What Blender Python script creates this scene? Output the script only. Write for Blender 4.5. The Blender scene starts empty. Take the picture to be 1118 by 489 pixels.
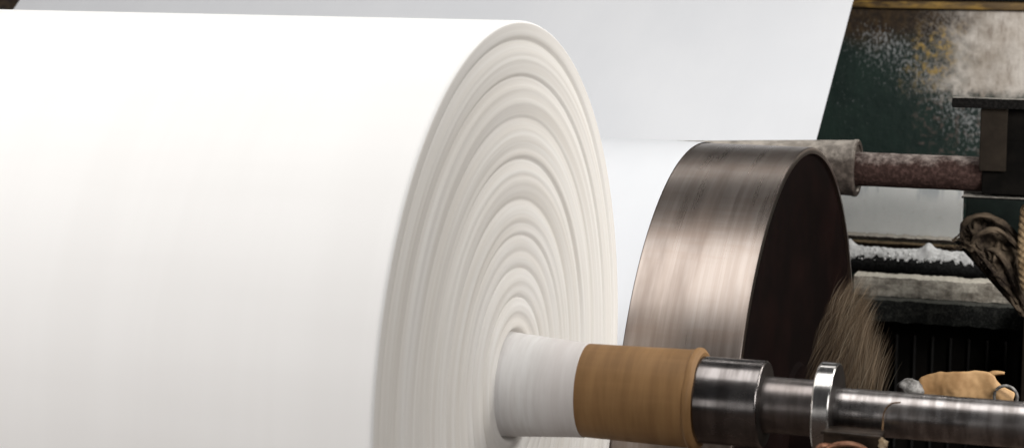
import bpy, bmesh, math, random
from mathutils import Vector, Matrix, noise
C = bpy.context.scene.collection
S = bpy.context.scene
PI = math.pi
random.seed(7)
# ------------------------------------------------------------------ frame
# world: X along the reel's axle (towards the machine's drive side), Y down the
# machine away from the viewer, Z up.  Axle height of the paper reel:
ZA = 1.35
ROLL_R = 0.70
DRUM_R, DRUM_Y, DRUM_Z, DRUM_X1 = 0.739, 1.3746, ZA - 0.4254, 0.274

# ------------------------------------------------------------------ camera
F_PX, W_PX, H_PX = 2357.34, 1118.0, 489.0
PSI, PITCH = 0.3396, 0.1535
CAM = Vector((1.35139, -3.84801, 0.9447 + ZA))
def mach(v):      # from "camera-ground" axes to machine axes
    c, s = math.cos(PSI), math.sin(PSI)
    return Vector((c*v[0] - s*v[1], s*v[0] + c*v[1], v[2]))
FWD = mach((0, math.cos(PITCH), -math.sin(PITCH)))
UP = mach((0, math.sin(PITCH), math.cos(PITCH)))
RT = mach((1, 0, 0))
def at(px, py, Y):   # point on the plane at machine depth Y seen at a photo pixel
    d = FWD + RT*((px - W_PX/2)/F_PX) - UP*((py - H_PX/2)/F_PX)
    return CAM + d*((Y - CAM.y)/d.y)
cd = bpy.data.cameras.new('camera'); cam = bpy.data.objects.new('camera', cd); C.objects.link(cam)
cam.matrix_world = Matrix((( RT.x, UP.x, -FWD.x, CAM.x), (RT.y, UP.y, -FWD.y, CAM.y), (RT.z, UP.z, -FWD.z, CAM.z), (0, 0, 0, 1)))
cd.sensor_fit = 'HORIZONTAL'; cd.sensor_width = 36; cd.lens = 36*F_PX/W_PX
cd.clip_start = 0.05; cd.clip_end = 200
cd.dof.use_dof = True; cd.dof.focus_distance = 4.95; cd.dof.aperture_fstop = 5.2
S.camera = cam

# ------------------------------------------------------------------ materials
class NT:
    def __init__(s, name):
        s.m = bpy.data.materials.new(name); s.m.use_nodes = True
        s.t = s.m.node_tree; s.n = s.t.nodes; s.l = s.t.links
        s.b = s.n['Principled BSDF']; s.tc = s.n.new('ShaderNodeTexCoord')
    def link(s, a, b): s.l.new(a, b)
    def val(s, x, sock):
        if hasattr(x, 'is_output') or isinstance(x, bpy.types.NodeSocket): s.link(x, sock)
        else: sock.default_value = x
    def noise(s, scale=5, detail=4, rough=.55, vec=None, dist=0, dim='3D'):
        n = s.n.new('ShaderNodeTexNoise'); n.noise_dimensions = dim
        n.inputs['Scale'].default_value = scale; n.inputs['Detail'].default_value = detail
        n.inputs['Roughness'].default_value = rough; n.inputs['Distortion'].default_value = dist
        if vec is not None: s.link(vec, n.inputs['Vector'])
        else: s.link(s.tc.outputs['Object'], n.inputs['Vector'])
        return n.outputs['Fac']
    def map(s, scale=(1,1,1), loc=(0,0,0), rot=(0,0,0), vec=None):
        n = s.n.new('ShaderNodeMapping'); n.inputs['Scale'].default_value = scale
        n.inputs['Location'].default_value = loc; n.inputs['Rotation'].default_value = rot
        s.link(vec if vec is not None else s.tc.outputs['Object'], n.inputs['Vector']); return n.outputs['Vector']
    def sep(s, vec=None):
        n = s.n.new('ShaderNodeSeparateXYZ'); s.link(vec if vec is not None else s.tc.outputs['Object'], n.inputs[0]); return n.outputs
    def comb(s, x, y, z):
        n = s.n.new('ShaderNodeCombineXYZ')
        for k, v in enumerate((x, y, z)): s.val(v, n.inputs[k])
        return n.outputs[0]
    def math(s, op, a, b=0.0, c=None, clamp=False):
        n = s.n.new('ShaderNodeMath'); n.operation = op; n.use_clamp = clamp
        s.val(a, n.inputs[0]); s.val(b, n.inputs[1])
        if c is not None: s.val(c, n.inputs[2])
        return n.outputs[0]
    def ramp(s, fac, stops, interp='LINEAR'):
        n = s.n.new('ShaderNodeValToRGB'); s.link(fac, n.inputs[0]); r = n.color_ramp; r.interpolation = interp
        while len(r.elements) < len(stops): r.elements.new(0.5)
        for e, (p, c) in zip(r.elements, stops):
            e.position = p; e.color = (c, c, c, 1) if not isinstance(c, tuple) else (*c, 1)
        return n.outputs[0]
    def step(s, fac, a, b):
        n = s.n.new('ShaderNodeMapRange'); n.interpolation_type = 'SMOOTHSTEP'; s.link(fac, n.inputs[0])
        n.inputs[1].default_value = a; n.inputs[2].default_value = b; return n.outputs[0]
    def mix(s, fac, a, b):
        n = s.n.new('ShaderNodeMix'); n.data_type = 'RGBA'; s.val(fac, n.inputs[0])
        for v, k in ((a, 6), (b, 7)):
            if isinstance(v, tuple): n.inputs[k].default_value = (*v, 1)
            else: s.link(v, n.inputs[k])
        return n.outputs[2]
    def bump(s, h, strength=.3, dist=.01):
        n = s.n.new('ShaderNodeBump'); n.inputs['Strength'].default_value = strength; n.inputs['Distance'].default_value = dist
        s.link(h, n.inputs['Height']); s.link(n.outputs[0], s.b.inputs['Normal']); return n
    def set(s, color=None, rough=None, metal=None, spec=None):
        for k, v in (('Base Color', color), ('Roughness', rough), ('Metallic', metal), ('Specular IOR Level', spec)):
            if v is None: continue
            if isinstance(v, tuple): v = (*v, 1)
            s.val(v, s.b.inputs[k])
        return s.m

def polar(s, ky=1.0):
    """radius from the X axis and unit direction round it (object space)"""
    o = s.sep(); y, z = o[1], o[2]
    r = s.math('SQRT', s.math('ADD', s.math('MULTIPLY', y, y), s.math('MULTIPLY', z, z)))
    rr = s.math('MAXIMUM', r, 1e-4)
    return o[0], r, s.math('DIVIDE', y, rr), s.math('DIVIDE', z, rr)

def m_paper_side():
    s = NT('white_paper'); x, r, cy, cz = polar(s)
    v = s.comb(s.math('MULTIPLY', x, 14), s.math('MULTIPLY', cy, .5), s.math('MULTIPLY', cz, .5))
    n = s.noise(1, 3, .5, v)
    v2 = s.comb(s.math('MULTIPLY', x, .8), s.math('MULTIPLY', cy, 5), s.math('MULTIPLY', cz, 5))
    n2 = s.noise(1, 3, .5, v2)
    col = s.mix(s.step(n, .35, .65), (.855, .850, .842), (.872, .868, .861))
    col = s.mix(s.math('MULTIPLY', s.step(n2, .4, .7), .25), col, (.80, .79, .78))
    s.bump(n, .05, .004)
    return s.set(col, .75, 0, .25)

def m_paper_end():
    s = NT('wound_paper_edge'); x, r, cy, cz = polar(s)
    f = s.noise(1, 5, .65, s.comb(s.math('MULTIPLY', r, 55), s.math('MULTIPLY', cy, .55), s.math('MULTIPLY', cz, .55)))
    g = s.noise(1, 3, .6, s.comb(s.math('MULTIPLY', r, 220), s.math('MULTIPLY', cy, .9), s.math('MULTIPLY', cz, .9)))
    h = s.noise(1, 2, .5, s.comb(s.math('MULTIPLY', r, 12), s.math('MULTIPLY', cy, .8), s.math('MULTIPLY', cz, .8)))
    col = s.mix(s.step(f, .35, .68), (.63, .60, .56), (.71, .69, .66))
    col = s.mix(s.math('MULTIPLY', s.step(g, .45, .7), .22), col, (.60, .56, .51))
    col = s.mix(s.math('MULTIPLY', s.step(h, .45, .7), .4), col, (.68, .665, .65))
    hh = s.math('ADD', s.math('MULTIPLY', f, .7), s.math('MULTIPLY', g, .3))
    s.bump(hh, .12, .005)
    return s.set(col, .85, 0, .2)

def m_web():
    s = NT('paper_web')
    n = s.noise(1, 3, .55, s.map((16, .5, .5)))
    n2 = s.noise(1, 4, .6, s.map((2.2, 1.2, 1.2)))
    col = s.mix(s.step(n2, .35, .7), (.675, .69, .72), (.71, .723, .75))
    h = s.math('ADD', s.math('MULTIPLY', n, .5), s.math('MULTIPLY', n2, .8))
    s.bump(h, .16, .012)
    return s.set(col, .7, 0, .25)

def m_sleeve():
    s = NT('white_sleeve_paper'); x, r, cy, cz = polar(s)
    n = s.noise(1, 4, .6, s.comb(s.math('MULTIPLY', x, 70), s.math('MULTIPLY', cy, .7), s.math('MULTIPLY', cz, .7)))
    b = s.step(x, .05, .11)
    col = s.mix(s.step(n, .35, .7), (.68, .66, .65), (.77, .76, .755))
    col = s.mix(s.math('MULTIPLY', b, .5), col, (.62, .57, .555))
    s.bump(n, .15, .004)
    return s.set(col, .6, 0, .3)

def m_kraft(name='kraft_tube', streak=True):
    s = NT(name)
    if streak:
        x, r, cy, cz = polar(s)
        n = s.noise(1, 4, .6, s.comb(s.math('MULTIPLY', x, 32), s.math('MULTIPLY', cy, .3), s.math('MULTIPLY', cz, .3)))
        n2 = s.noise(1, 3, .6, s.comb(s.math('MULTIPLY', x, 6), s.math('MULTIPLY', cy, 5), s.math('MULTIPLY', cz, 5)))
    else:
        n = s.noise(9, 5, .6); n2 = s.noise(40, 4, .6)
    col = s.mix(s.step(n, .32, .7), (.215, .117, .047), (.30, .168, .070) if streak else (.42, .265, .13))
    col = s.mix(s.math('MULTIPLY', s.step(n2, .4, .8), .18), col, (.36, .205, .092) if streak else (.5, .31, .15))
    s.bump(n, .25, .003)
    return s.set(col, .6, 0, .25)

def m_bronze():
    s = NT('brushed_drum_steel'); x, r, cy, cz = polar(s)
    v = s.comb(s.math('MULTIPLY', x, 75), s.math('MULTIPLY', cy, .5), s.math('MULTIPLY', cz, .5))
    n = s.noise(1, 4, .65, v)
    v2 = s.comb(s.math('MULTIPLY', x, 14), s.math('MULTIPLY', cy, 1.6), s.math('MULTIPLY', cz, 1.6))
    n2 = s.noise(1, 4, .6, v2)
    v3 = s.comb(s.math('MULTIPLY', x, 3), s.math('MULTIPLY', cy, 14), s.math('MULTIPLY', cz, 14))
    n3 = s.noise(1, 3, .6, v3)
    col = s.mix(s.step(n, .3, .7), (.315, .265, .235), (.385, .335, .305))
    col = s.mix(s.math('MULTIPLY', s.step(n2, .4, .7), .6), col, (.19, .147, .123))
    col = s.mix(s.math('MULTIPLY', s.step(n3, .45, .7), .35), col, (.26, .185, .145))
    rough = s.math('ADD', s.math('MULTIPLY', n2, .18), s.math('MULTIPLY', n, .08)); rough = s.math('ADD', rough, .17)
    s.b.inputs['Anisotropic'].default_value = .35
    tg = s.n.new('ShaderNodeTangent'); tg.direction_type = 'RADIAL'; tg.axis = 'X'
    s.link(tg.outputs[0], s.b.inputs['Tangent'])
    return s.set(col, rough, 1.0)

def m_drum_end():
    s = NT('blackened_end_plate'); n = s.noise(6, 5, .6); n2 = s.noise(30, 4, .6)
    col = s.mix(s.step(n, .35, .7), (.003, .0016, .0014), (.007, .0030, .0025))
    col = s.mix(s.math('MULTIPLY', s.step(n2, .6, .8), .3), col, (.016, .009, .007))
    return s.set(col, .75, 0, .04)

def m_shaft(name, c0, c1, r0=.16, r1=.34, k=90):
    s = NT(name); x, r, cy, cz = polar(s)
    n = s.noise(1, 3, .6, s.comb(s.math('MULTIPLY', x, k), s.math('MULTIPLY', cy, .5), s.math('MULTIPLY', cz, .5)))
    n2 = s.noise(1, 5, .6, s.comb(s.math('MULTIPLY', x, 9), s.math('MULTIPLY', cy, 1.2), s.math('MULTIPLY', cz, 1.2)))
    col = s.mix(s.step(n, .35, .65), c0, c1)
    col = s.mix(s.math('MULTIPLY', s.step(n2, .5, .7), .5), col, tuple(.5*v for v in c0))
    rg = s.ramp(n2, [(.3, r0), (.7, r1)])
    s.bump(n, .06, .001)
    return s.set(col, rg, 1.0)

def m_dusty(name, dark, dust, lo=.45, hi=.75, scale=18, up=.5, rough=.85, metal=0, streak=(1,1,1)):
    """weathered metal under settled dust; dust lies where the surface faces up, and paints top light on the guide roller"""
    s = NT(name)
    n = s.noise(scale, 6, .65, s.map(streak)); n2 = s.noise(scale*4, 4, .6); n3 = s.noise(scale*.35, 4, .6)
    g = s.n.new('ShaderNodeNewGeometry'); nz = s.sep(g.outputs['Normal'])[2]
    f = s.math('ADD', s.math('MULTIPLY', nz, up), s.math('MULTIPLY', n, .75)); f = s.math('ADD', f, s.math('MULTIPLY', n3, .35))
    k = s.step(f, lo, hi)
    dk = s.mix(s.step(n2, .4, .7), dark, tuple(min(1, 2.2*v + .004) for v in dark))
    du = s.mix(s.step(n2, .35, .7), tuple(.75*v for v in dust), dust)
    col = s.mix(k, dk, du)
    s.bump(s.math('ADD', n, s.math('MULTIPLY', n2, .4)), .5, .008)
    return s.set(col, rough, metal, .1)

def m_panel():
    """dark green machine plate: rust along the top, chipped white flecks, a big peeled pale patch, ochre stains"""
    s = NT('peeling_green_paint'); o = s.sep(); x, z = o[0], o[2]
    n = s.noise(7, 6, .65); nf = s.noise(34, 5, .65); nv = s.noise(1, 5, .65, s.map((40, 1, 9))); nl = s.noise(2.4, 4, .6); nff = s.noise(90, 4, .6)
    green = s.mix(s.step(n, .35, .7), (.0055, .017, .0135), (.012, .029, .022))
    green = s.mix(s.math('MULTIPLY', s.step(nv, .55, .75), .3), green, (.004, .006, .005))
    # rust band: grows with height (panel top at z = 0) 
    a = s.math('ADD', z, s.math('MULTIPLY', s.math('SUBTRACT', n, .5), .22))
    rust = s.mix(s.step(nf, .35, .7), (.018, .010, .005), (.06, .035, .014))
    col = s.mix(s.step(a, -.17, -.05), green, rust)
    # pale peeled area on the right
    px = s.math('ADD', s.math('ADD', x, s.math('MULTIPLY', s.math('SUBTRACT', n, .5), .32)), s.math('MULTIPLY', s.math('SUBTRACT', nf, .5), .16))
    px = s.math('ADD', px, s.math('MULTIPLY', z, -.25))
    pale = s.mix(s.step(n, .3, .65), (.42, .36, .30), (.70, .645, .585)); pale = s.mix(s.math('MULTIPLY', s.step(nff, .45, .75), .3), pale, (.30, .25, .20))
    pale = s.mix(s.math('MULTIPLY', s.step(nv, .48, .75), .65), pale, (.16, .105, .07))
    pale = s.mix(s.math('MULTIPLY', s.step(nl, .5, .7), .4), pale, (.20, .17, .14))
    lowcut = s.step(s.math('ADD', z, s.math('MULTIPLY', s.math('SUBTRACT', nf, .5), .15)), -.345, -.27)
    px2 = s.math('ADD', px, s.math('MULTIPLY', s.math('SUBTRACT', nl, .5), .5)); pk = s.math('MULTIPLY', s.step(px2, .16, .40), lowcut)
    # ochre stain just left of the pale area
    oc = s.math('SUBTRACT', 1, s.math('ABSOLUTE', s.math('MULTIPLY', s.math('SUBTRACT', px, .22), 8.5)), None, True)
    oc = s.math('MULTIPLY', oc, s.step(nf, .46, .64)); oc = s.math('MULTIPLY', oc, s.math('MULTIPLY', s.step(z, -.34, -.2), s.step(s.math('MULTIPLY', z, -1), .02, .12)))
    # white flecks in a slanting swathe
    d = s.math('ADD', s.math('MULTIPLY', x, .93), s.math('MULTIPLY', z, .95))
    sw = s.math('SUBTRACT', 1, s.math('ABSOLUTE', s.math('MULTIPLY', s.math('ADD', d, .115), 4.2)), None, True)
    nfl = s.noise(1, 5, .7, s.map((85, 85, 60)))
    th = s.math('ADD', nfl, s.math('MULTIPLY', sw, .19))
    th = s.math('ADD', th, s.math('MULTIPLY', s.math('SUBTRACT', nl, .5), .35)); th = s.math('SUBTRACT', th, s.math('MULTIPLY', s.step(z, -.13, -.02), .14)); fl = s.step(th, .63, .86)
    col = s.mix(s.math('MULTIPLY', fl, .85), col, (.36, .37, .37))
    gk = s.math('MULTIPLY', s.step(px, .06, .22), s.math('MULTIPLY', lowcut, s.step(nff, .42, .58)))
    col = s.mix(s.math('MULTIPLY', gk, .55), col, (.22, .20, .18))
    col = s.mix(pk, col, pale)
    col = s.mix(s.math('MULTIPLY', oc, .85), col, (.42, .27, .05))
    # dull pink-brown rubbed marks low down
    lo_ = s.math('MULTIPLY', s.math('MULTIPLY', s.step(x, .06, .14), s.step(s.math('MULTIPLY', z, -1), .31, .36)), s.step(nf, .5, .68))
    col = s.mix(s.math('MULTIPLY', lo_, .6), col, (.17, .12, .105))
    s.bump(s.math('ADD', nf, s.math('MULTIPLY', fl, .5)), .5, .006)
    return s.set(col, s.ramp(n, [(.3, .45), (.7, .8)]), 0, .35)

def m_ochre():
    s = NT('ochre_painted_rail'); n = s.noise(1, 6, .65, s.map((10, 30, 40))); n2 = s.noise(1, 5, .6, s.map((3, 8, 8)))
    col = s.mix(s.step(n, .4, .62), (.05, .028, .010), (.36, .215, .045))
    col = s.mix(s.math('MULTIPLY', s.step(n2, .45, .62), .7), col, (.13, .085, .04))
    s.bump(n, .5, .006); return s.set(col, .7, 0, .3)

def m_board():
    s = NT('smeared_white_board'); n = s.noise(1, 6, .65, s.map((9, 9, 6))); n2 = s.noise(45, 5, .65); n3 = s.noise(1, 4, .6, s.map((16, 16, 3)))
    o = s.sep()
    col = s.mix(s.step(n, .35, .7), (.80, .82, .80), (.88, .89, .87))
    col = s.mix(s.math('MULTIPLY', s.step(n2, .55, .8), .35), col, (.52, .50, .43))
    bl = s.math('MULTIPLY', s.step(o[2], .03, .085), s.step(n3, .46, .62))
    col = s.mix(s.math('MULTIPLY', bl, .6), col, (.30, .34, .38))
    s.bump(n2, .2, .004); return s.set(col, .65, 0, .35)

def m_cloth():
    s = NT('grimy_brown_cloth'); n = s.noise(14, 5, .6); n2 = s.noise(120, 3, .6)
    col = s.mix(s.step(n, .35, .7), (.012, .008, .006), (.12, .09, .062))
    col = s.mix(s.math('MULTIPLY', s.step(n2, .5, .75), .35), col, (.15, .115, .08))
    s.bump(n2, .4, .003); return s.set(col, .9, 0, .15)

def m_plain(name, c0, c1, scale=20, rough=.7, metal=0, spec=.3, bump=.3):
    s = NT(name); n = s.noise(scale, 6, .62)
    col = s.mix(s.step(n, .35, .7), c0, c1)
    if bump: s.bump(n, bump, .005)
    return s.set(col, rough, metal, spec)

def m_fibre():
    s = NT('tan_shredded_paper'); n = s.noise(1, 3, .6, s.map((30, 30, 8)))
    oi = s.n.new('ShaderNodeNewGeometry').outputs['Random Per Island']
    col = s.ramp(oi, [(0, (.012, .007, .004)), (.45, (.055, .034, .019)), (.75, (.19, .135, .085)), (1, (.34, .285, .215))])
    col = s.mix(s.step(n, .4, .7), col, (.10, .07, .045))
    s.b.inputs['Alpha'].default_value = .30
    return s.set(col, .85, 0, .15)

M = dict(side=m_paper_side(), end=m_paper_end(), web=m_web(), sleeve=m_sleeve(), kraft=m_kraft(), kraft2=m_kraft('kraft_scrap', False),
    bronze=m_bronze(), drumend=m_drum_end(),
    shaft=m_shaft('turned_shaft_steel', (.27, .245, .235), (.48, .45, .44), .22, .38, 60),
    journal=m_shaft('dark_journal_steel', (.16, .145, .14), (.26, .24, .235), .16, .34, 45),
    neck=m_shaft('brown_steel_neck', (.20, .175, .165), (.28, .25, .24), .28, .42, 45),
    collar=m_shaft('bright_collar_steel', (.55, .53, .51), (.72, .70, .68), .16, .30, 60),
    darkface=m_plain('dark_steel_face', (.010, .008, .007), (.022, .018, .016), 30, .5, 0, .25, .1),  # end faces of journal and collar, darker than the turned rims
    roller=m_dusty('dusty_shaded_roller_skin', (.040, .032, .027), (.42, .38, .335), .68, 1.2, 9, .55, .8),  # settled dust plus painted top light: pale above, dark underside
    rshaft=m_dusty('rusty_dusty_shaded_shaft', (.022, .012, .010), (.32, .275, .25), .80, 1.25, 22, .5, .85),  # real rust and dust; the dark underside is painted shade
    panel=m_panel(), ochre=m_ochre(), board=m_board(),
    ledge=m_dusty('dusty_ledge', (.035, .028, .022), (.50, .46, .40), .55, 1.0, 24, .5),
    pipe=m_dusty('black_pipe', (.010, .010, .010), (.13, .13, .125), .85, 1.25, 30, .4, .5),
    dust=m_plain('white_paper_dust', (.55, .55, .545), (.78, .78, .775), 60, .95, 0, .1, .6),
    beam=m_dusty('weathered_beam', (.06, .05, .04), (.60, .56, .48), .36, .78, 26, .25, .85, 0, (.5, 1, 1)),
    darkbeam=m_dusty('dark_beam', (.005, .0055, .005), (.085, .085, .075), .48, 1.05, 40, .3, .85),
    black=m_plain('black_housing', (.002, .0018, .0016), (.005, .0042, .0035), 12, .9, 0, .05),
    brownpanel=m_plain('brown_side_plate', (.009, .0065, .0045), (.018, .0135, .0095), 10, .8, 0, .1),
    shelf=m_dusty('shelf_plate', (.0015, .0012, .001), (.30, .28, .25), .85, 1.25, 30, .6),
    cloth=m_cloth(), rope=m_plain('hemp_rope', (.10, .065, .035), (.27, .195, .115), 50, .9, 0, .1),
    copper=m_plain('copper_wire', (.22, .095, .055), (.42, .23, .15), 40, .5, .8), bracket=m_plain('oily_bracket', (.02, .014, .010), (.06, .042, .03), 30, .4, .4),
    string=m_plain('brown_string', (.10, .055, .025), (.2, .12, .06), 60, .9), knot=m_plain('pale_knot', (.30, .22, .13), (.58, .47, .33), 60, .8),
    grey=m_plain('scuffed_grey_steel', (.06, .056, .052), (.26, .25, .24), 50, .6, .3), fibre=m_fibre(),
    floor=m_plain('oily_floor', (.040, .026, .020), (.07, .048, .036), 3, .7, 0, .3), hall=m_plain('dark_wall', (.006, .006, .005), (.014, .012, .010), 3, .85),  # far wall nearly black all over
    gut=m_plain('dark_slats', (.0032, .003, .0027), (.006, .0055, .005), 30, .9))  # slats nearly black, slightly mottled

# ------------------------------------------------------------------ builders
def link(name, bm, mat, parent=None, smooth=True, sharp=35, loc=(0, 0, 0)):
    me = bpy.data.meshes.new(name); bm.to_mesh(me); bm.free()
    for m in (mat if isinstance(mat, (list, tuple)) else [mat]): me.materials.append(m)
    if smooth:
        for p in me.polygons: p.use_smooth = True
        me.set_sharp_from_angle(angle=math.radians(sharp))
    o = bpy.data.objects.new(name, me); C.objects.link(o); o.location = loc
    if parent is not None: o.parent = parent
    return o
def tag(o, label, cat, group=None):
    o['label'] = label; o['category'] = cat
    if group: o['group'] = group
    return o
def thing(name, label, cat, loc=(0, 0, 0), group=None):
    o = bpy.data.objects.new(name, None); C.objects.link(o); o.location = loc; o.empty_display_size = .1
    return tag(o, label, cat, group)
def struct(o): o['kind'] = 'structure'; return o

def lathe(prof, n=96, bm=None, mats=None, close=False, wob=None):
    """surface of revolution about X from (x, r) pairs; mats = material index per band"""
    bm = bm or bmesh.new(); rings = []
    for i, (x, r) in enumerate(prof):
        if r < 1e-5: rings.append([bm.verts.new((x, 0, 0))]); continue
        ring = []
        for k in range(n):
            a = 2*PI*k/n
            dx, dr = wob(i, a) if wob else (0, 0)
            ring.append(bm.verts.new((x + dx, (r + dr)*math.sin(a), (r + dr)*math.cos(a))))
        rings.append(ring)
    for i in range(len(rings) - 1):
        A, B = rings[i], rings[i+1]
        for k in range(n):
            j = (k+1) % n
            if len(A) == 1 and len(B) == 1: continue
            if len(A) == 1: f = bm.faces.new((A[0], B[j], B[k]))
            elif len(B) == 1: f = bm.faces.new((A[k], A[j], B[0]))
            else: f = bm.faces.new((A[k], A[j], B[j], B[k]))
            if mats: f.material_index = mats[i]
    bmesh.ops.recalc_face_normals(bm, faces=bm.faces[:])
    return bm
def box(bm, c0, c1, bevel=0, seg=2):
    x0, y0, z0 = [min(a, b) for a, b in zip(c0, c1)]; x1, y1, z1 = [max(a, b) for a, b in zip(c0, c1)]
    t = bmesh.new(); bmesh.ops.create_cube(t, size=1)
    for v in t.verts: v.co = Vector(((x0+x1)/2 + v.co.x*(x1-x0), (y0+y1)/2 + v.co.y*(y1-y0), (z0+z1)/2 + v.co.z*(z1-z0)))
    if bevel: bmesh.ops.bevel(t, geom=t.edges[:], offset=bevel, segments=seg, affect='EDGES', profile=.5)
    me = bpy.data.meshes.new('tmp'); t.to_mesh(me); t.free(); bm.from_mesh(me); bpy.data.meshes.remove(me); return bm
def tube(bm, pts, rad, n=8, cap=True):
    pts = [Vector(p) for p in pts]; rs = rad if isinstance(rad, (list, tuple)) else [rad]*len(pts); prev = None; first = None
    for i, p in enumerate(pts):
        t = (pts[min(i+1, len(pts)-1)] - pts[max(i-1, 0)]).normalized()
        a = t.cross(Vector((0, 0, 1)) if abs(t.z) < .9 else Vector((1, 0, 0))).normalized(); b = t.cross(a)
        ring = [bm.verts.new(p + (a*math.cos(2*PI*k/n) + b*math.sin(2*PI*k/n))*rs[i]) for k in range(n)]
        if prev:
            for k in range(n): bm.faces.new((prev[k], prev[(k+1) % n], ring[(k+1) % n], ring[k]))
        elif cap: bm.faces.new(ring[::-1])
        prev = ring
    if cap: bm.faces.new(prev)
    return bm
def catmull(P, k=6):
    P = [Vector(p) for p in P]; out = []
    for i in range(len(P)-1):
        a, b, c, d = P[max(i-1, 0)], P[i], P[i+1], P[min(i+2, len(P)-1)]
        for j in range(k):
            t = j/k
            out.append(.5*((2*b) + (c-a)*t + (2*a-5*b+4*c-d)*t*t + (3*b-a-3*c+d)*t**3))
    return out + [P[-1]]

# ------------------------------------------------------------------ setting
b = bmesh.new(); box(b, (-14, -12, -.2), (12, 12, 0)); struct(link('floor', b, M['floor'], smooth=False))
b = bmesh.new(); box(b, (-14, 7.0, 0.004), (12, 7.3, 7)); struct(link('wall', b, M['hall'], smooth=False))

# ------------------------------------------------------------------ paper roll
roll = thing('paper_roll', 'huge white paper roll with ridged end face, turning on a steel shaft', 'paper roll', (0, 0, ZA))
PW = 3.2
R0 = 0.100
prof = [(-PW, .10)] + [(-PW, .3), (-PW, .69), (-PW + .01, ROLL_R), (-2.4, ROLL_R), (-1.6, ROLL_R), (-.8, ROLL_R), (-.2, ROLL_R), (-.012, ROLL_R)]
for k in range(1, 5):
    a = k/5*PI/2; prof.append((-.012 + .009*math.sin(a), ROLL_R - .006*(1 - math.cos(a))))
nm_side = len(prof)
grooves = [.945, .845, .735, .62, .51, .41, .32, .24, .185]
def ridge(u):
    """axial height of the wound edge against radius fraction: stepped humps with a sharp outer lip"""
    h = 0
    gs = [1.0] + grooves + [.14]
    for i in range(len(gs)-1):
        hi, lo = gs[i], gs[i+1]
        if lo <= u <= hi:
            t = (hi - u)/(hi - lo)          # 0 at outer lip, 1 at inner lip
            amp = .0026*(.6 + .7*((i*37) % 10)/10)
            h = amp*(math.sin(PI*min(1, t**.62))**.8)
            h += .0006*math.sin(t*PI*(4 + i % 3) + i)*(.4 + .6*t)
    for i, g_ in enumerate(grooves):      # the deep seams between windings: steep outer wall, easy inner slope
        d = g_ - u
        h -= (.0046 - .0007*(i % 3))*(.55 + .45*min(1, (u - .15)/.3))*math.exp(-(d/(.009 if d < 0 else .024))**2)
        d = g_ - .042 - u
        h -= .0012*math.exp(-(d/.010)**2)
    h += .0006*noise.noise(Vector((u*70, 3.1, 0))) + .0016*noise.noise(Vector((u*26, 9.1, 0)))
    h -= .016*math.exp(-((u - .143)/.010)**2)     # hollow added for a dark shade ring where the core leaves the roll
    return h - .001
NR = 330
for k in range(NR):
    r = ROLL_R - .006 - (ROLL_R - .006 - R0)*k/(NR-1)
    edge = min(1, (ROLL_R - .006 - r)/.02)
    prof.append((-.003 + ridge(r/ROLL_R)*edge, r))
mats = [0]*(nm_side - 1) + [1]*(len(prof) - nm_side)
def wob(i, a):
    if i < nm_side: return 0, 0
    r = prof[i][1]
    return .0014*noise.noise(Vector((r*30, math.cos(a)*.8, math.sin(a)*.8 + 5))), 0
b = lathe(prof, 200, mats=mats, wob=wob)
link('wound_paper', b, [M['side'], M['end']], roll, sharp=60)
# white wrapped sleeve standing out of the roll on the core, then the kraft-paper tube
p = [(-.03, .1035)]
for k in range(24):
    t = k/23; x = -.02 + .164*t
    p.append((x, .1020 - .0115*min(1, t*1.05)**.9 + .0006*noise.noise(Vector((x*160, 0, 0)))))
p += [(.145, .0885), (.145, .080)]
link('core_sleeve', lathe(p, 96), M['sleeve'], roll)
p = [(.13, .0890)]
for k in range(30):
    t = k/29; x = .14 + .214*t
    p.append((x, .0892 + .0030*t + .0005*noise.noise(Vector((x*90, 4, 0)))))
for k in range(9):
    a = PI*k/8; p.append((.361 - .0065*math.cos(a), .0925 + .0045*math.sin(a)))
p += [(.371, .088), (.369, .079)]
def wk(i, a): return (.0025*noise.noise(Vector((math.cos(a)*2, math.sin(a)*2, 1))) if i > 30 else 0), (.0012*noise.noise(Vector((math.cos(a)*2.2, math.sin(a)*2.2, i*.2))) if i > 28 else 0)
link('kraft_core', lathe(p, 96, wob=wk), M['kraft'], roll)

# ------------------------------------------------------------------ reel shaft
sp = thing('reel_shaft', 'stepped steel shaft running through the core of the white paper roll', 'shaft', (0, 0, ZA))
def bev(x0, x1, r, c=.003, r0=0, r1=0): return [(x0, r0), (x0, r - c*1.5), (x0, r - c), (x0 + c*.4, r - c*.4), (x0 + c, r), (x0 + c*1.5, r), (x1 - c*1.5, r), (x1 - c, r), (x1 - c*.4, r - c*.4), (x1, r - c), (x1, r - c*1.5), (x1, r1)]
link('journal', lathe(bev(.340, .492, .0815, .0035), 96, mats=[1, 1] + [0]*7 + [1, 1]), [M['journal'], M['darkface']], sp)
link('neck', lathe(bev(.488, .603, .0522, .002), 80), M['neck'], sp)
link('collar', lathe(bev(.5925, .6262, .0868, .0028), 96, mats=[1, 1] + [0]*7 + [1, 1]), [M['collar'], M['darkface']], sp)
p = [(.60, 0), (.60, .0420)]
for k in range(60):
    x = .6225 + .0105*k; p.append((x, .0420 - (.0006 if k in (3, 7, 8, 13, 21) else 0)))
p += [(1.30, .042), (1.304, .040), (1.304, 0)]
link('shaft_rod', lathe(p, 80), M['shaft'], sp)

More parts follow.
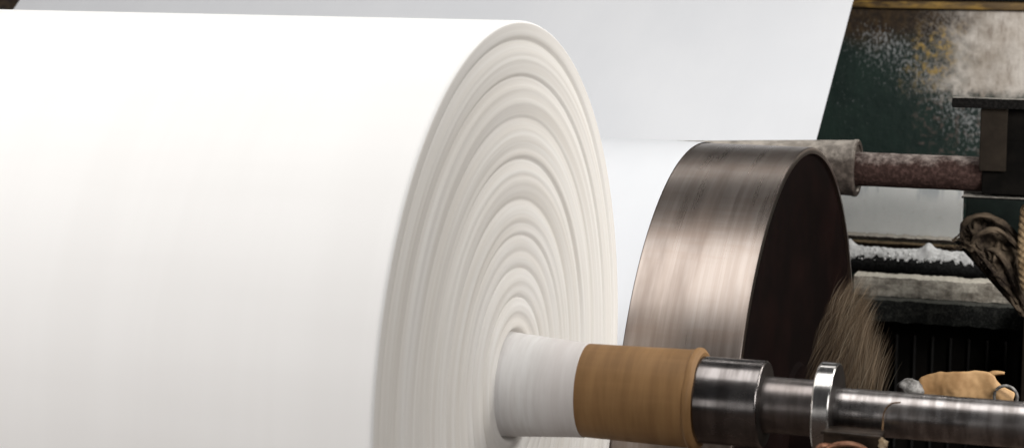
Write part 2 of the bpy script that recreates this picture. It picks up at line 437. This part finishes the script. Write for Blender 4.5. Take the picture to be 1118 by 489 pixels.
# ------------------------------------------------------------------ drum
dr = thing('steel_drum', 'brushed bronze-coloured steel drum with a dark end plate, behind the paper roll', 'drum', (0, DRUM_Y, DRUM_Z))
link('drum_shell', lathe([(-PW - .15, .66), (-PW - .15, DRUM_R - .004), (-PW - .146, DRUM_R), (-1.5, DRUM_R), (-.3, DRUM_R), (0, DRUM_R), (DRUM_X1 - .006, DRUM_R),
      (DRUM_X1 - .002, DRUM_R - .0015), (DRUM_X1, DRUM_R - .006), (DRUM_X1, DRUM_R - .016), (DRUM_X1 - .012, DRUM_R - .017)], 256), M['bronze'], dr, sharp=40)
link('end_plate', lathe([(DRUM_X1 - .008, DRUM_R - .0165), (DRUM_X1 - .008, .62), (DRUM_X1 - .014, .60), (DRUM_X1 - .014, .2), (DRUM_X1 - .004, .19), (DRUM_X1 - .004, .11)], 160), M['drumend'], dr)
link('drum_journal', lathe([(DRUM_X1 - .02, .112), (DRUM_X1 + .10, .112), (DRUM_X1 + .104, .108), (DRUM_X1 + .104, 0)], 64), M['drumend'], dr)

# ------------------------------------------------------------------ web: inclined sheet, turned under and over the drum to the nip
P = []
dY, dZ = 2.8616 - 3.4383, .16484 - .57727
for t in [-1.05, -.8, -.6, -.4, -.2, 0, .2, .4, .6, .8, 1, 1.2, 1.4, 1.55]: P.append((3.4383 + dY*t, ZA + .57727 + dZ*t))
rr = DRUM_R + .0025
end = P[-1]
c1 = (end[0] - .11, end[1] - .115); c2 = (DRUM_Y + rr + .03, c1[1] - .06)
P += [(end[0] - .06, end[1] - .05), c1, (c1[0] - .06, c1[1] - .06), (DRUM_Y + rr*math.sin(math.radians(103)), DRUM_Z + rr*math.cos(math.radians(103)))]
th_nip = math.atan2(-DRUM_Y, -DRUM_Z + ZA)       # direction from drum centre to roll centre
for k in range(1, 61):
    a = math.radians(103) + (th_nip - math.radians(103))*k/60
    P.append((DRUM_Y + rr*math.sin(a), DRUM_Z + rr*math.cos(a)))
b = bmesh.new(); NX = 60; rows = []
for i, (y, z) in enumerate(P):
    row = []
    for k in range(NX + 1):
        x = -PW + PW*k/NX
        w = .004*noise.noise(Vector((x*3.2, i*.10, 0))) if i < 14 else 0
        row.append(b.verts.new((x, y - w*.58, z + w*.81)))
    rows.append(row)
for i in range(len(rows)-1):
    for k in range(NX): b.faces.new((rows[i][k], rows[i][k+1], rows[i+1][k+1], rows[i+1][k]))
bmesh.ops.recalc_face_normals(b, faces=b.faces[:])
tag(link('paper_web', b, M['web'], sharp=180), 'wide pale sheet of paper slanting down from above onto the bronze drum', 'paper sheet')

# ------------------------------------------------------------------ guide roller behind the drum
GY = 2.30
e0, e1 = at(938, 152.5, GY), at(938, 214.8, GY)
gz, gr, gx = (e0.z + e1.z)/2, (e0.z - e1.z)/2*.985, e0.x
g = thing('guide_roller', 'grey dusty roller on a thinner rusty shaft, just behind the steel drum', 'roller', (gx, GY, gz))
link('roller_body', lathe([(-3.4, .03), (-3.4, .046), (-.60, .056), (-.45, .062), (-.30, .069), (-.15, .0755), (-.016, gr - .001), (-.012, gr + .001), (-.004, gr + .001), (0, gr - .003), (0, gr - .014), (-.006, gr - .016), (-.006, .03)], 96), M['roller'], g)
s0, s1 = at(990, 168, GY), at(990, 205.5, GY); sr = (s0.z - s1.z)/2*.985
def wd(i, a): return 0, .0012*noise.noise(Vector((i*.7, math.cos(a)*2.5, math.sin(a)*2.5)))
link('roller_shaft', lathe([(-.02, .02), (-.02, sr)] + [(.02*k, sr) for k in range(0, 19)], 64, wob=wd), M['rshaft'], g, loc=(0, 0, (s0.z + s1.z)/2 - gz))

# ------------------------------------------------------------------ bearing housing at the right with shelf plate
HY = GY - .06
h = thing('bearing_housing', 'black bearing housing with brown side plate and a dusty shelf on top', 'machine part', (at(1068, 213, HY).x, HY, at(1068, 213, HY).z))
L = h.location
def rel(px, py, Y): return at(px, py, Y) - L
b = bmesh.new(); a0, a1 = rel(1071, 212, HY), rel(1071, 117, HY); box(b, (a0.x, .004, a0.z), (a0.x + .62, .26, a1.z - .075), .004); box(b, (a0.x + .003, .0015, a1.z - .09), (a0.x + .62, .02, a1.z + .002)); link('housing_block', b, M['black'], h, smooth=False)
b = bmesh.new(); a0, a1 = rel(1071, 186, HY), rel(1101, 119, HY); box(b, (a0.x - .004, -.016, a0.z), (a1.x, .0, a1.z), .003); link('side_plate', b, M['brownpanel'], h, smooth=False)
b = bmesh.new(); a0, a1 = rel(1039, 117.5, HY - .05), rel(1039, 106.5, HY - .05); box(b, (a0.x, -.05, a0.z), (a0.x + .72, -.018, a1.z), .003)
link('shelf_plate', b, M['shelf'], h, smooth=False)
b = bmesh.new(); a0 = rel(1050, 214.5, HY); box(b, (a0.x, -.004, a0.z - .004), (a0.x + .6, .2, a0.z + .001), .001); link('lower_flange', b, M['shelf'], h, smooth=False)

# ------------------------------------------------------------------ machine frame: green plate and ochre rail
PY = 4.2
top = at(1010, 11.5, PY).z
fr = thing('machine_frame', 'dark green machine frame with peeling paint, pale patch and ochre top rail', 'machine frame', (0, PY, top))
b = bmesh.new(); box(b, (-6.5, 0, -top + .004), (3.0, .06, 0), .004); link('frame_plate', b, M['panel'], fr, smooth=False)
b = bmesh.new(); rz = at(1010, 1.5, PY).z - top
box(b, (-6.5, -.022, .006), (3.0, .05, rz), .006); link('top_rail', b, M['ochre'], fr)
b = bmesh.new(); box(b, (-6.5, .0, rz + .004), (3.0, .05, rz + .30), .004); link('upper_plate', b, M['darkbeam'], fr, smooth=False)

# ------------------------------------------------------------------ white board with ledge
BY = 3.15
bz = at(985, 233, BY)
wb = thing('white_board', 'smeared white board with dusty bottom ledge, under the rusty roller shaft', 'board', tuple(bz))
b = bmesh.new(); a0, a1 = at(1049.5, 262, BY) - bz, at(985, 196, BY) - bz; box(b, (-.55, 0, a0.z), (a0.x, .02, a1.z + .06), .002); link('board_sheet', b, M['board'], wb, smooth=False)
b = bmesh.new(); a0, a1 = at(1049, 266.5, BY - .03) - bz, at(1049, 262, BY - .03) - bz
NXL = 120; rows = []
for k in range(NXL + 1):
    x = -.55 + (a0.x + .55)*k/NXL; h_ = .004*noise.noise(Vector((x*40, 0, 0))) + .003*noise.noise(Vector((x*120, 0, 4)))
    rows.append([b.verts.new((x, y, z)) for y, z in ((-.03, a0.z), (-.033, a1.z - .003 + h_*.5), (-.022, a1.z + .001 + h_), (-.001, a1.z + .003 + h_), (-.001, a0.z))])
for k in range(NXL):
    for j in range(5): b.faces.new((rows[k][j], rows[k+1][j], rows[k+1][(j+1) % 5], rows[k][(j+1) % 5]))
b.faces.new(rows[0]); b.faces.new(rows[-1][::-1]); bmesh.ops.recalc_face_normals(b, faces=b.faces[:])
link('bottom_ledge', b, M['ledge'], wb)

# ------------------------------------------------------------------ dark girder behind the pipe, with paper-dust heaps in its pockets
QY = 3.22
q = at(985, 285, QY)
b = bmesh.new(); a0, a1 = at(985, 300, QY), at(985, 266.5, QY); box(b, (q.x - .7, QY, a0.z), (q.x + .5, QY + .05, a1.z), .003)
tag(link('brown_girder', b, m_dusty('flaking_girder', (.022, .016, .010), (.30, .22, .13), .62, .95, 26, .3), smooth=False), 'flaking brown girder between the white board and the dust-covered pipe', 'girder')

# ------------------------------------------------------------------ pipe with a drift of white paper dust
KY = 3.05
k0, k1 = at(985, 273.5, KY), at(985, 299, KY); kr = (k0.z - k1.z)/2; kz = (k0.z + k1.z)/2
pp = thing('dusty_pipe', 'black pipe with a thick crust of white paper dust along its top', 'pipe', (k0.x, KY, kz))
link('pipe_barrel', lathe([(-.9, 0)] + [(-.9, kr)] + [(-.9 + .05*k, kr) for k in range(1, 34)] + [(.8, 0)], 48), M['pipe'], pp)
b = bmesh.new(); NXL, NA = 420, 22; rows = []
for k in range(NXL + 1):
    x = -.85 + 1.5*k/NXL; row = []
    for j in range(NA + 1):
        lim = .95 + .35*noise.noise(Vector((x*22, 7, 0))) + .45*noise.noise(Vector((x*70, 2, 0)))
        a = -1.25*lim + 2.3*lim*j/NA
        e = math.sin(PI*j/NA)**.6
        t = .0048*e*(1 + .9*noise.noise(Vector((x*30, a*2, 1))) + 1.1*noise.noise(Vector((x*95, a*6, 3))))
        for hx in (-.17, .085, .40):        # the small heaps
            t += .020*math.exp(-((x - hx)/.016)**2)*math.exp(-(a/.5)**2) + .006*math.exp(-((x - hx)/.05)**2)*math.exp(-(a/.6)**2)
        r = kr + max(t, -.001) - (.003 if j in (0, NA) else 0)
        row.append(b.verts.new((x, r*math.sin(a), r*math.cos(a))))
    rows.append(row)
for k in range(NXL):
    for j in range(NA): b.faces.new((rows[k][j], rows[k][j+1], rows[k+1][j+1], rows[k+1][j]))
bmesh.ops.recalc_face_normals(b, faces=b.faces[:])
for k in range(420):       # crumbs clinging to the crust
    x = random.uniform(-.45, .45); a = -random.uniform(.1, 1.35) if random.random() < .75 else random.uniform(0, 1)
    t = bmesh.new(); bmesh.ops.create_icosphere(t, subdivisions=1, radius=random.uniform(.0018, .0046))
    c = Vector((x, (kr + .004)*math.sin(a), (kr + .004)*math.cos(a)))
    for v in t.verts: v.co = c + v.co*random.uniform(.7, 1.3)
    tm = bpy.data.meshes.new('tmp'); t.to_mesh(tm); t.free(); b.from_mesh(tm); bpy.data.meshes.remove(tm)
link('dust_crust', b, M['dust'], pp, sharp=180)

# ------------------------------------------------------------------ beams below
def beam(name, label, cat, px0, y0, y1, Y, depth, mat, x1=.75, rough=.003, slope=0, seed=0):
    a0, a1 = at(px0, y1, Y), at(px0, y0, Y); hgt = a1.z - a0.z
    b = bmesh.new(); n = 160; rows = []
    L = x1 - a0.x
    for k in range(n + 1):
        x = L*k/n; row = []
        for (yy, zz) in ((0, 0), (-.002, hgt*.33), (-.002, hgt*.66), (0, hgt - .003), (.006, hgt), (depth, hgt), (depth, 0)):
            d = rough*noise.noise(Vector((x*26, zz*40 + seed, yy*9))) + rough*.6*noise.noise(Vector((x*80, zz*90 + seed, 3)))
            row.append(b.verts.new((x, yy + d*.6, zz + d + slope*x)))
        rows.append(row)
    for k in range(n):
        for j in range(7): b.faces.new((rows[k][j], rows[k+1][j], rows[k+1][(j+1) % 7], rows[k][(j+1) % 7]))
    b.faces.new(rows[0]); b.faces.new(rows[-1][::-1]); bmesh.ops.recalc_face_normals(b, faces=b.faces[:])
    return tag(link(name, b, mat, loc=(a0.x, Y, a0.z), sharp=50), label, cat)
beam('weathered_beam', 'weathered grey-beige beam below the dust-covered black pipe', 'beam', 932, 300, 321, 2.85, .07, M['beam'], .62, .003)
beam('dark_beam', 'dark grimy beam below the weathered grey-beige beam', 'beam', 942, 325, 349, 2.80, .08, M['darkbeam'], .75, .003, 0, 8)
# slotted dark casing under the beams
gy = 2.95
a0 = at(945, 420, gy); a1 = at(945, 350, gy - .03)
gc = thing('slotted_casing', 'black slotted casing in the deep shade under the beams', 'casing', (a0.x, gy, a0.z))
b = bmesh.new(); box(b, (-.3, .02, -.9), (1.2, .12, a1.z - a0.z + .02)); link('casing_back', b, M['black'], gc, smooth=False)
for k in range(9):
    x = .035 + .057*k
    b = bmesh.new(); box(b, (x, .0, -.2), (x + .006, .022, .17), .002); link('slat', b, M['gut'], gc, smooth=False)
# black cross tie filling the gap right of the board
b = bmesh.new(); a0, a1 = at(1052, 300, 3.3), at(1052, 206, 3.3); box(b, (a0.x, 3.3, a0.z), (a0.x + .9, 3.36, a1.z + .02), .004)
tag(link('green_side_plate', b, m_plain('dark_green_plate', (.006, .012, .010), (.012, .022, .018), 14, .6), smooth=False), 'plain dark green plate behind the bundle of grimy cloth', 'plate')
# upright post at far right
b = bmesh.new(); a0, a1 = at(1112, 489, 2.62), at(1112, 330, 2.62); box(b, (a0.x, 2.62, 0.004), (a0.x + .12, 2.72, a1.z), .004)
tag(link('steel_post', b, M['brownpanel'], smooth=False), 'dark brown steel post at the end of the dark beams', 'post')

# ------------------------------------------------------------------ cloth bundle, brace and rope
CY = 2.42
cl = thing('cloth_bundle', 'bundle of grimy brown cloth bunched up at the end of the dusty pipe', 'cloth', tuple(at(1085, 285, CY)))
outline = [(1049, 246), (1056, 237), (1072, 233), (1090, 238), (1104, 250), (1116, 262), (1126, 290), (1128, 330), (1120, 346), (1104, 330), (1086, 308), (1068, 288), (1054, 268), (1050, 258)]
oc = Vector((1088, 283)); n_a, n_r = 96, 26
b = bmesh.new(); rows = []
poly = catmull([(x, y, 0) for x, y in outline + outline[:1]], 8)
for i in range(n_r + 1):
    f = math.sin(PI/2*i/n_r); row = []
    for k in range(n_a):
        pz = poly[int(k/n_a*(len(poly)-1))]
        jag = 1 + .06*noise.noise(Vector((k*.9, 0, 5)))
        u, v = oc.x + (pz.x - oc.x)*f*jag, oc.y + (pz.y - oc.y)*f*jag
        P0 = at(u, v, CY)
        # folds fan out from the lower right, where the cloth is tied
        ang = math.atan2(v - 350, u - 1128); rad = math.hypot(v - 350, u - 1128)
        fold = .030*(.5 - abs(noise.noise(Vector((ang*9 + 3*noise.noise(Vector((u*.05, v*.05, 2))), rad*.012, 0))))*2) + .014*noise.noise(Vector((u*.10, v*.10, 0))) + .008*noise.noise(Vector((u*.25, v*.25, 0)))
        d = .085*math.sqrt(max(0, 1 - f*f)) + fold*(1 - .3*f)
        P0.y -= d; row.append(b.verts.new(P0 - cl.location))
    rows.append(row)
for i in range(n_r):
    for k in range(n_a):
        j = (k+1) % n_a; b.faces.new((rows[i][k], rows[i][j], rows[i+1][j], rows[i+1][k]))
def roll_of_cloth(pts, rad, seed):
    pc = catmull([at(x, y, CY - dd) - cl.location for x, y, dd in pts], 9); n = 16; prev = None
    for i, p in enumerate(pc):
        t = (pc[min(i+1, len(pc)-1)] - pc[max(i-1, 0)]).normalized(); aa = t.cross(Vector((0, 1, 0))).normalized(); bb = t.cross(aa)
        e = math.sin(PI*min(1, max(.02, i/(len(pc)-1))))**.4; ring = []
        for k in range(n):
            a = 2*PI*k/n
            r = rad*e*(1 + .55*noise.noise(Vector((math.cos(a)*1.6 + seed, math.sin(a)*1.6, i*.16))) + .3*noise.noise(Vector((math.cos(a)*4, math.sin(a)*4 + seed, i*.30))))
            ring.append(b.verts.new(p + (aa*math.cos(a)*1.0 + bb*math.sin(a)*1.5)*r))
        if prev:
            for k in range(n): b.faces.new((prev[k], prev[(k+1) % n], ring[(k+1) % n], ring[k]))
        else: b.faces.new(ring[::-1])
        prev = ring
    b.faces.new(prev)
roll_of_cloth([(1051, 266, .03), (1050, 250, .05), (1058, 239, .07), (1075, 235, .08), (1094, 243, .08), (1110, 259, .08), (1118, 272, .06)], .0085, 1)
roll_of_cloth([(1060, 266, .09), (1070, 255, .11), (1086, 251, .12), (1104, 261, .11), (1119, 280, .10)], .0075, 4)
roll_of_cloth([(1076, 272, .08), (1088, 274, .09), (1099, 288, .09), (1108, 310, .08), (1120, 335, .05)], .0095, 8)
roll_of_cloth([(1066, 274, .08), (1080, 290, .09), (1095, 310, .08), (1112, 332, .06)], .007, 11)
bk = [b.verts.new((v.co.x*.97, .03, v.co.z*.97)) for v in rows[-1]]
for k in range(n_a): b.faces.new((rows[-1][k], rows[-1][(k+1) % n_a], bk[(k+1) % n_a], bk[k]))
b.faces.new(bk); bmesh.ops.remove_doubles(b, verts=b.verts[:], dist=1e-5); bmesh.ops.recalc_face_normals(b, faces=b.faces[:])
link('cloth_folds', b, M['cloth'], cl, sharp=180)
b = bmesh.new()
for k in range(34):       # frayed fringe at the torn left edge
    u, v = random.uniform(1049, 1066), random.uniform(252, 270)
    p0 = at(u, v, CY - .05) - cl.location; pts = [p0]
    for j in range(3): p0 = p0 + Vector((random.uniform(-.02, .004), random.uniform(-.008, .008), random.uniform(-.014, .008))); pts.append(p0)
    tube(b, catmull(pts, 3), random.uniform(.0008, .002), 5)
link('frayed_edge', b, M['knot'] if False else M['cloth'], cl)
b = bmesh.new(); p0, p1 = at(1044, 262, CY - .02), at(1122, 349, CY - .02)
tube(b, [p0 + (p1 - p0)*t for t in (0, .25, .5, .75, 1)], .006, 10)
tag(link('brace_rod', b, M['darkbeam']), 'thin dark rod slanting along the lower edge of the cloth bundle', 'rod')
b = bmesh.new()
for s_ in range(3):
    pts = []
    for k in range(61):
        t = k/60; c = at(1121 - 5*math.sin(t*2.6) + 3*t, 226 + 90*t, CY - .12); a = t*26 + s_*2*PI/3
        pts.append(c + Vector((.0085*math.cos(a), .0085*math.sin(a), 0)))
    tube(b, pts, .0095, 8)
tag(link('hemp_rope', b, M['rope']), 'tan hemp rope hanging down beside the grimy cloth bundle', 'rope')

# ------------------------------------------------------------------ kraft paper scrap with the metal pieces under it
SY = 1.30
sc = at(1045, 435, SY)
NU, NV = 60, 14; b = bmesh.new(); rows = []
topc = [(0, 420), (.04, 411), (.12, 408), (.25, 405), (.45, 404), (.62, 403.5), (.75, 405), (.80, 409), (.805, 412), (.86, 420), (1, 428)]
def lerp(tab, t):
    for (a, va), (c, vc) in zip(tab, tab[1:]):
        if a <= t <= c: return va + (vc - va)*(t - a)/(c - a)
    return tab[-1][1]
for i in range(NU + 1):
    u = i/NU; row = []
    for j in range(NV + 1):
        v = j/NV
        px = 1001 + 107*u + 2*noise.noise(Vector((v*5, u*3, 0)))
        py0 = lerp(topc, u) + .9*noise.noise(Vector((u*11, 0, 2)))
        py = py0 + (448 - py0)*v
        P0 = at(px, py, SY)
        P0.y += -.02*math.sin(PI*min(1, v*.7 + .15)) + .009*noise.noise(Vector((u*3.5, v*1.6, 0))) + .0018*noise.noise(Vector((u*17, v*6, 4)))
        row.append(b.verts.new(P0 - sc))
    rows.append(row)
for i in range(NU):
    for j in range(NV): b.faces.new((rows[i][j], rows[i+1][j], rows[i+1][j+1], rows[i][j+1]))
# torn tongue sticking out to the upper right
t_ = [(1079, 406, 413), (1084, 404.5, 411.5), (1089, 404.5, 409.5), (1094, 405.2, 408.6), (1097, 406, 408)]
rw = [[b.verts.new(at(x, y, SY + .004) - sc) for y in (y0, (y0+y1)/2, y1)] for x, y0, y1 in t_]
for r in rw: r[1].co.y -= .006
for i in range(len(rw)-1):
    for j in range(2): b.faces.new((rw[i][j], rw[i+1][j], rw[i+1][j+1], rw[i][j+1]))
o = link('kraft_scrap', b, M['kraft2'], loc=tuple(sc), sharp=180)
md = o.modifiers.new('thickness', 'SOLIDIFY'); md.thickness = .0012
tag(o, 'torn scrap of brown kraft paper lying behind the steel shaft', 'paper scrap')
b = bmesh.new(); c = at(995, 424, SY - .02)
bmesh.ops.create_uvsphere(b, u_segments=28, v_segments=16, radius=.027)
for v in b.verts:
    v.co.x *= 1.25; v.co.z *= .9; v.co += v.co.normalized()*.009*noise.noise(v.co*38) + v.co.normalized()*.003*noise.noise(v.co*120)
tag(link('metal_fitting', b, M['grey'], loc=tuple(c)), 'small rounded grey metal fitting at the left end of the kraft scrap', 'fitting')
b = bmesh.new(); c = at(1098, 433, SY - .03)
tube(b, [c + Vector((.027*math.cos(a), 0, .027*math.sin(a))) for a in [2*PI*k/32 for k in range(33)]], .0038, 8, False)
tag(link('wire_ring', b, M['grey']), 'thin grey wire ring by the right end of the kraft scrap', 'ring')

# ------------------------------------------------------------------ copper bracket and string under the shaft
KY2 = -.12
br = thing('wire_bracket', 'oily dark bracket holding bent copper wire, just below the bright shaft collar', 'bracket', tuple(at(930, 480, KY2)))
def rb(px, py, Y=KY2): return at(px, py, Y) - br.location
b = bmesh.new(); a0, a1 = rb(896, 474.5), rb(961, 474.5); zt = a0.z
V = [(rb(896, 470.5)), (rb(961, 476.5)), (rb(961, 478.8)), (rb(896, 473))]
f_ = [b.verts.new(v) for v in V]; k_ = [b.verts.new(v + Vector((0, .012, 0))) for v in V]
b.faces.new(f_); b.faces.new(k_[::-1])
for i in range(4): b.faces.new((f_[i], k_[i], k_[(i+1) % 4], f_[(i+1) % 4]))
bmesh.ops.recalc_face_normals(b, faces=b.faces[:]); link('bracket_lip', b, M['bracket'], br, smooth=False)
b = bmesh.new(); a0, a1 = rb(895, 520), rb(961, 477); box(b, (a0.x, .02, a0.z), (a1.x, .055, a1.z), .002); link('bracket_plate', b, M['bracket'], br, smooth=False)
for cx_, cy_, r_ in ((925, 496, .030), (901, 490, .010)):
    b = bmesh.new(); c = rb(cx_, cy_, KY2 - .005)
    tube(b, [c + Vector((r_*1.25*math.cos(a) , .004*math.sin(a*2), r_*.66*math.sin(a))) for a in [2*PI*k/28 for k in range(29)]], .0052, 8, False)
    link('copper_loop', b, M['copper'], br)
b = bmesh.new(); ps = [(983, 439, -.075), (974, 440, -.065), (968, 445, -.055), (964.5, 453, -.052), (964, 463, -.056), (963, 473, -.07), (964, 482, -.09)]
tube(b, catmull([at(x, y, Y) for x, y, Y in ps], 6), .0016, 6)
st = thing('knotted_string', 'thin brown string with a pale knot, hanging over the steel shaft', 'string', tuple(at(964, 470, -.07)))
for v in b.verts: v.co -= st.location
link('string_cord', b, M['string'], st)
b = bmesh.new(); bmesh.ops.create_icosphere(b, subdivisions=3, radius=.0085)
kc = at(964, 484, -.10) - st.location
for v in b.verts:
    n_ = v.co.normalized(); v.co = Vector((v.co.x*.9, v.co.y*.8, v.co.z*1.45)) + n_*.004*noise.noise(n_*2.3)
    if v.co.z > .006: v.co.x *= .6; v.co.x -= .004
    v.co += kc
link('knot', b, M['knot'], st)

# ------------------------------------------------------------------ tuft of shredded paper hanging at the drum's end
tf_loc = at(935, 380, .98)
b = bmesh.new()
for k in range(3000):
    v = random.random()**.8; u = random.random()
    Y = 1.0 + random.uniform(-.08, .08)
    # ragged cloud of fine fibres, wider towards the bottom, combed one way by the turning drum
    xl, xr = 915 - 36*v**.7, 940 + 30*v
    cx_ = xl + (xr - xl)*u; cy_ = 318 + 108*v + random.gauss(0, 4)
    fld = noise.noise(Vector((cx_*.030, cy_*.022, 0)))
    if u + .5*noise.noise(Vector((cx_*.06, cy_*.05, 6))) < .30 and random.random() < .6: continue
    ln = random.uniform(18, 60)*(.55 + .5*v)
    lean = .50 - .26*u + .28*fld + random.gauss(0, .05)
    bend = 5 + 5*noise.noise(Vector((cx_*.05, cy_*.04, 3))) + random.uniform(-1, 1)
    q0 = at(cx_ + lean*ln, cy_ - ln*.75, Y); q2 = at(cx_ - lean*ln*.75, cy_ + ln*.75, Y + random.uniform(-.02, .02))
    q1 = at(cx_ - bend, cy_ - bend*.8, Y - .015 + random.uniform(-.03, .03))
    ww = random.choice((.0003, .0004, .0006, .0008)); side = (RT*math.cos(random.uniform(-.6, .6)) + FWD*math.sin(random.uniform(-.6, .6)))
    prev = None
    for j in range(6):
        t = j/5; c = q0*(1-t)**2 + q1*2*t*(1-t) + q2*t*t
        w_ = ww*(1 - .85*abs(2*t - 1)**2)
        cur = (b.verts.new(c - side*w_ - tf_loc), b.verts.new(c + side*w_ - tf_loc))
        if prev: b.faces.new((prev[0], prev[1], cur[1], cur[0]))
        prev = cur
tag(link('shredded_tuft', b, M['fibre'], loc=tuple(tf_loc)), 'tuft of tan shredded paper hanging at the lower edge of the drum end', 'paper tuft')

# ------------------------------------------------------------------ light
def area(name, loc, target, sx, sy, power, col=(1, 1, 1)):
    l = bpy.data.lights.new(name, 'AREA'); l.shape = 'RECTANGLE'; l.size = sx; l.size_y = sy; l.energy = power; l.color = col
    o = bpy.data.objects.new(name, l); C.objects.link(o); o.location = loc
    o.rotation_euler = (Vector(target) - Vector(loc)).to_track_quat('-Z', 'Y').to_euler(); return o
area('front_fill', (-5.5, -4.8, 3.0), (-1, 0, 1.5), 3, 3, 330, (1, .962, .932))  # added fill from the left for the roll, clear of metal reflections
area('front_fill', (4.5, -4.2, 4.0), (-.5, 0, 1.6), 3, 3, 180, (1, .98, .955))  # added fill from the right for the roll and its end face
area('roof_lamp', (-.8, .0, 4.7), (-.8, -.05, 1.4), 5.0, 2.2, 100, (1, .985, .96))
area('strip_lamp', (-.9, 4.3, 4.8), (-.6, 1.2, 1.6), 4.6, .36, 17, (1, .975, .94))
area('side_lamp', (3.7, 3.3, 4.2), (0, .3, 1.4), 1.8, 1.8, 105, (1, .975, .93))
area('rear_fill', (2.05, .6, 2.25), (.45, 3.8, 1.3), .9, .7, 66, (1, .98, .95))  # added fill that brightens the board and frame in the background
area('window_lamp', (-.9, -4.5, 1.75), (.6, 0, 1.4), 1.1, 1.3, 5, (1, .98, .96))
w = bpy.data.worlds.new('World'); S.world = w; w.use_nodes = True
w.node_tree.nodes['Background'].inputs[0].default_value = (.95, .97, 1, 1); w.node_tree.nodes['Background'].inputs[1].default_value = .05

S.view_settings.view_transform = 'Standard'; S.view_settings.look = 'None'; S.view_settings.gamma = 1; S.view_settings.exposure = 0
S.render.engine = 'CYCLES'
S.cycles.max_bounces = 8; S.cycles.sample_clamp_indirect = 4
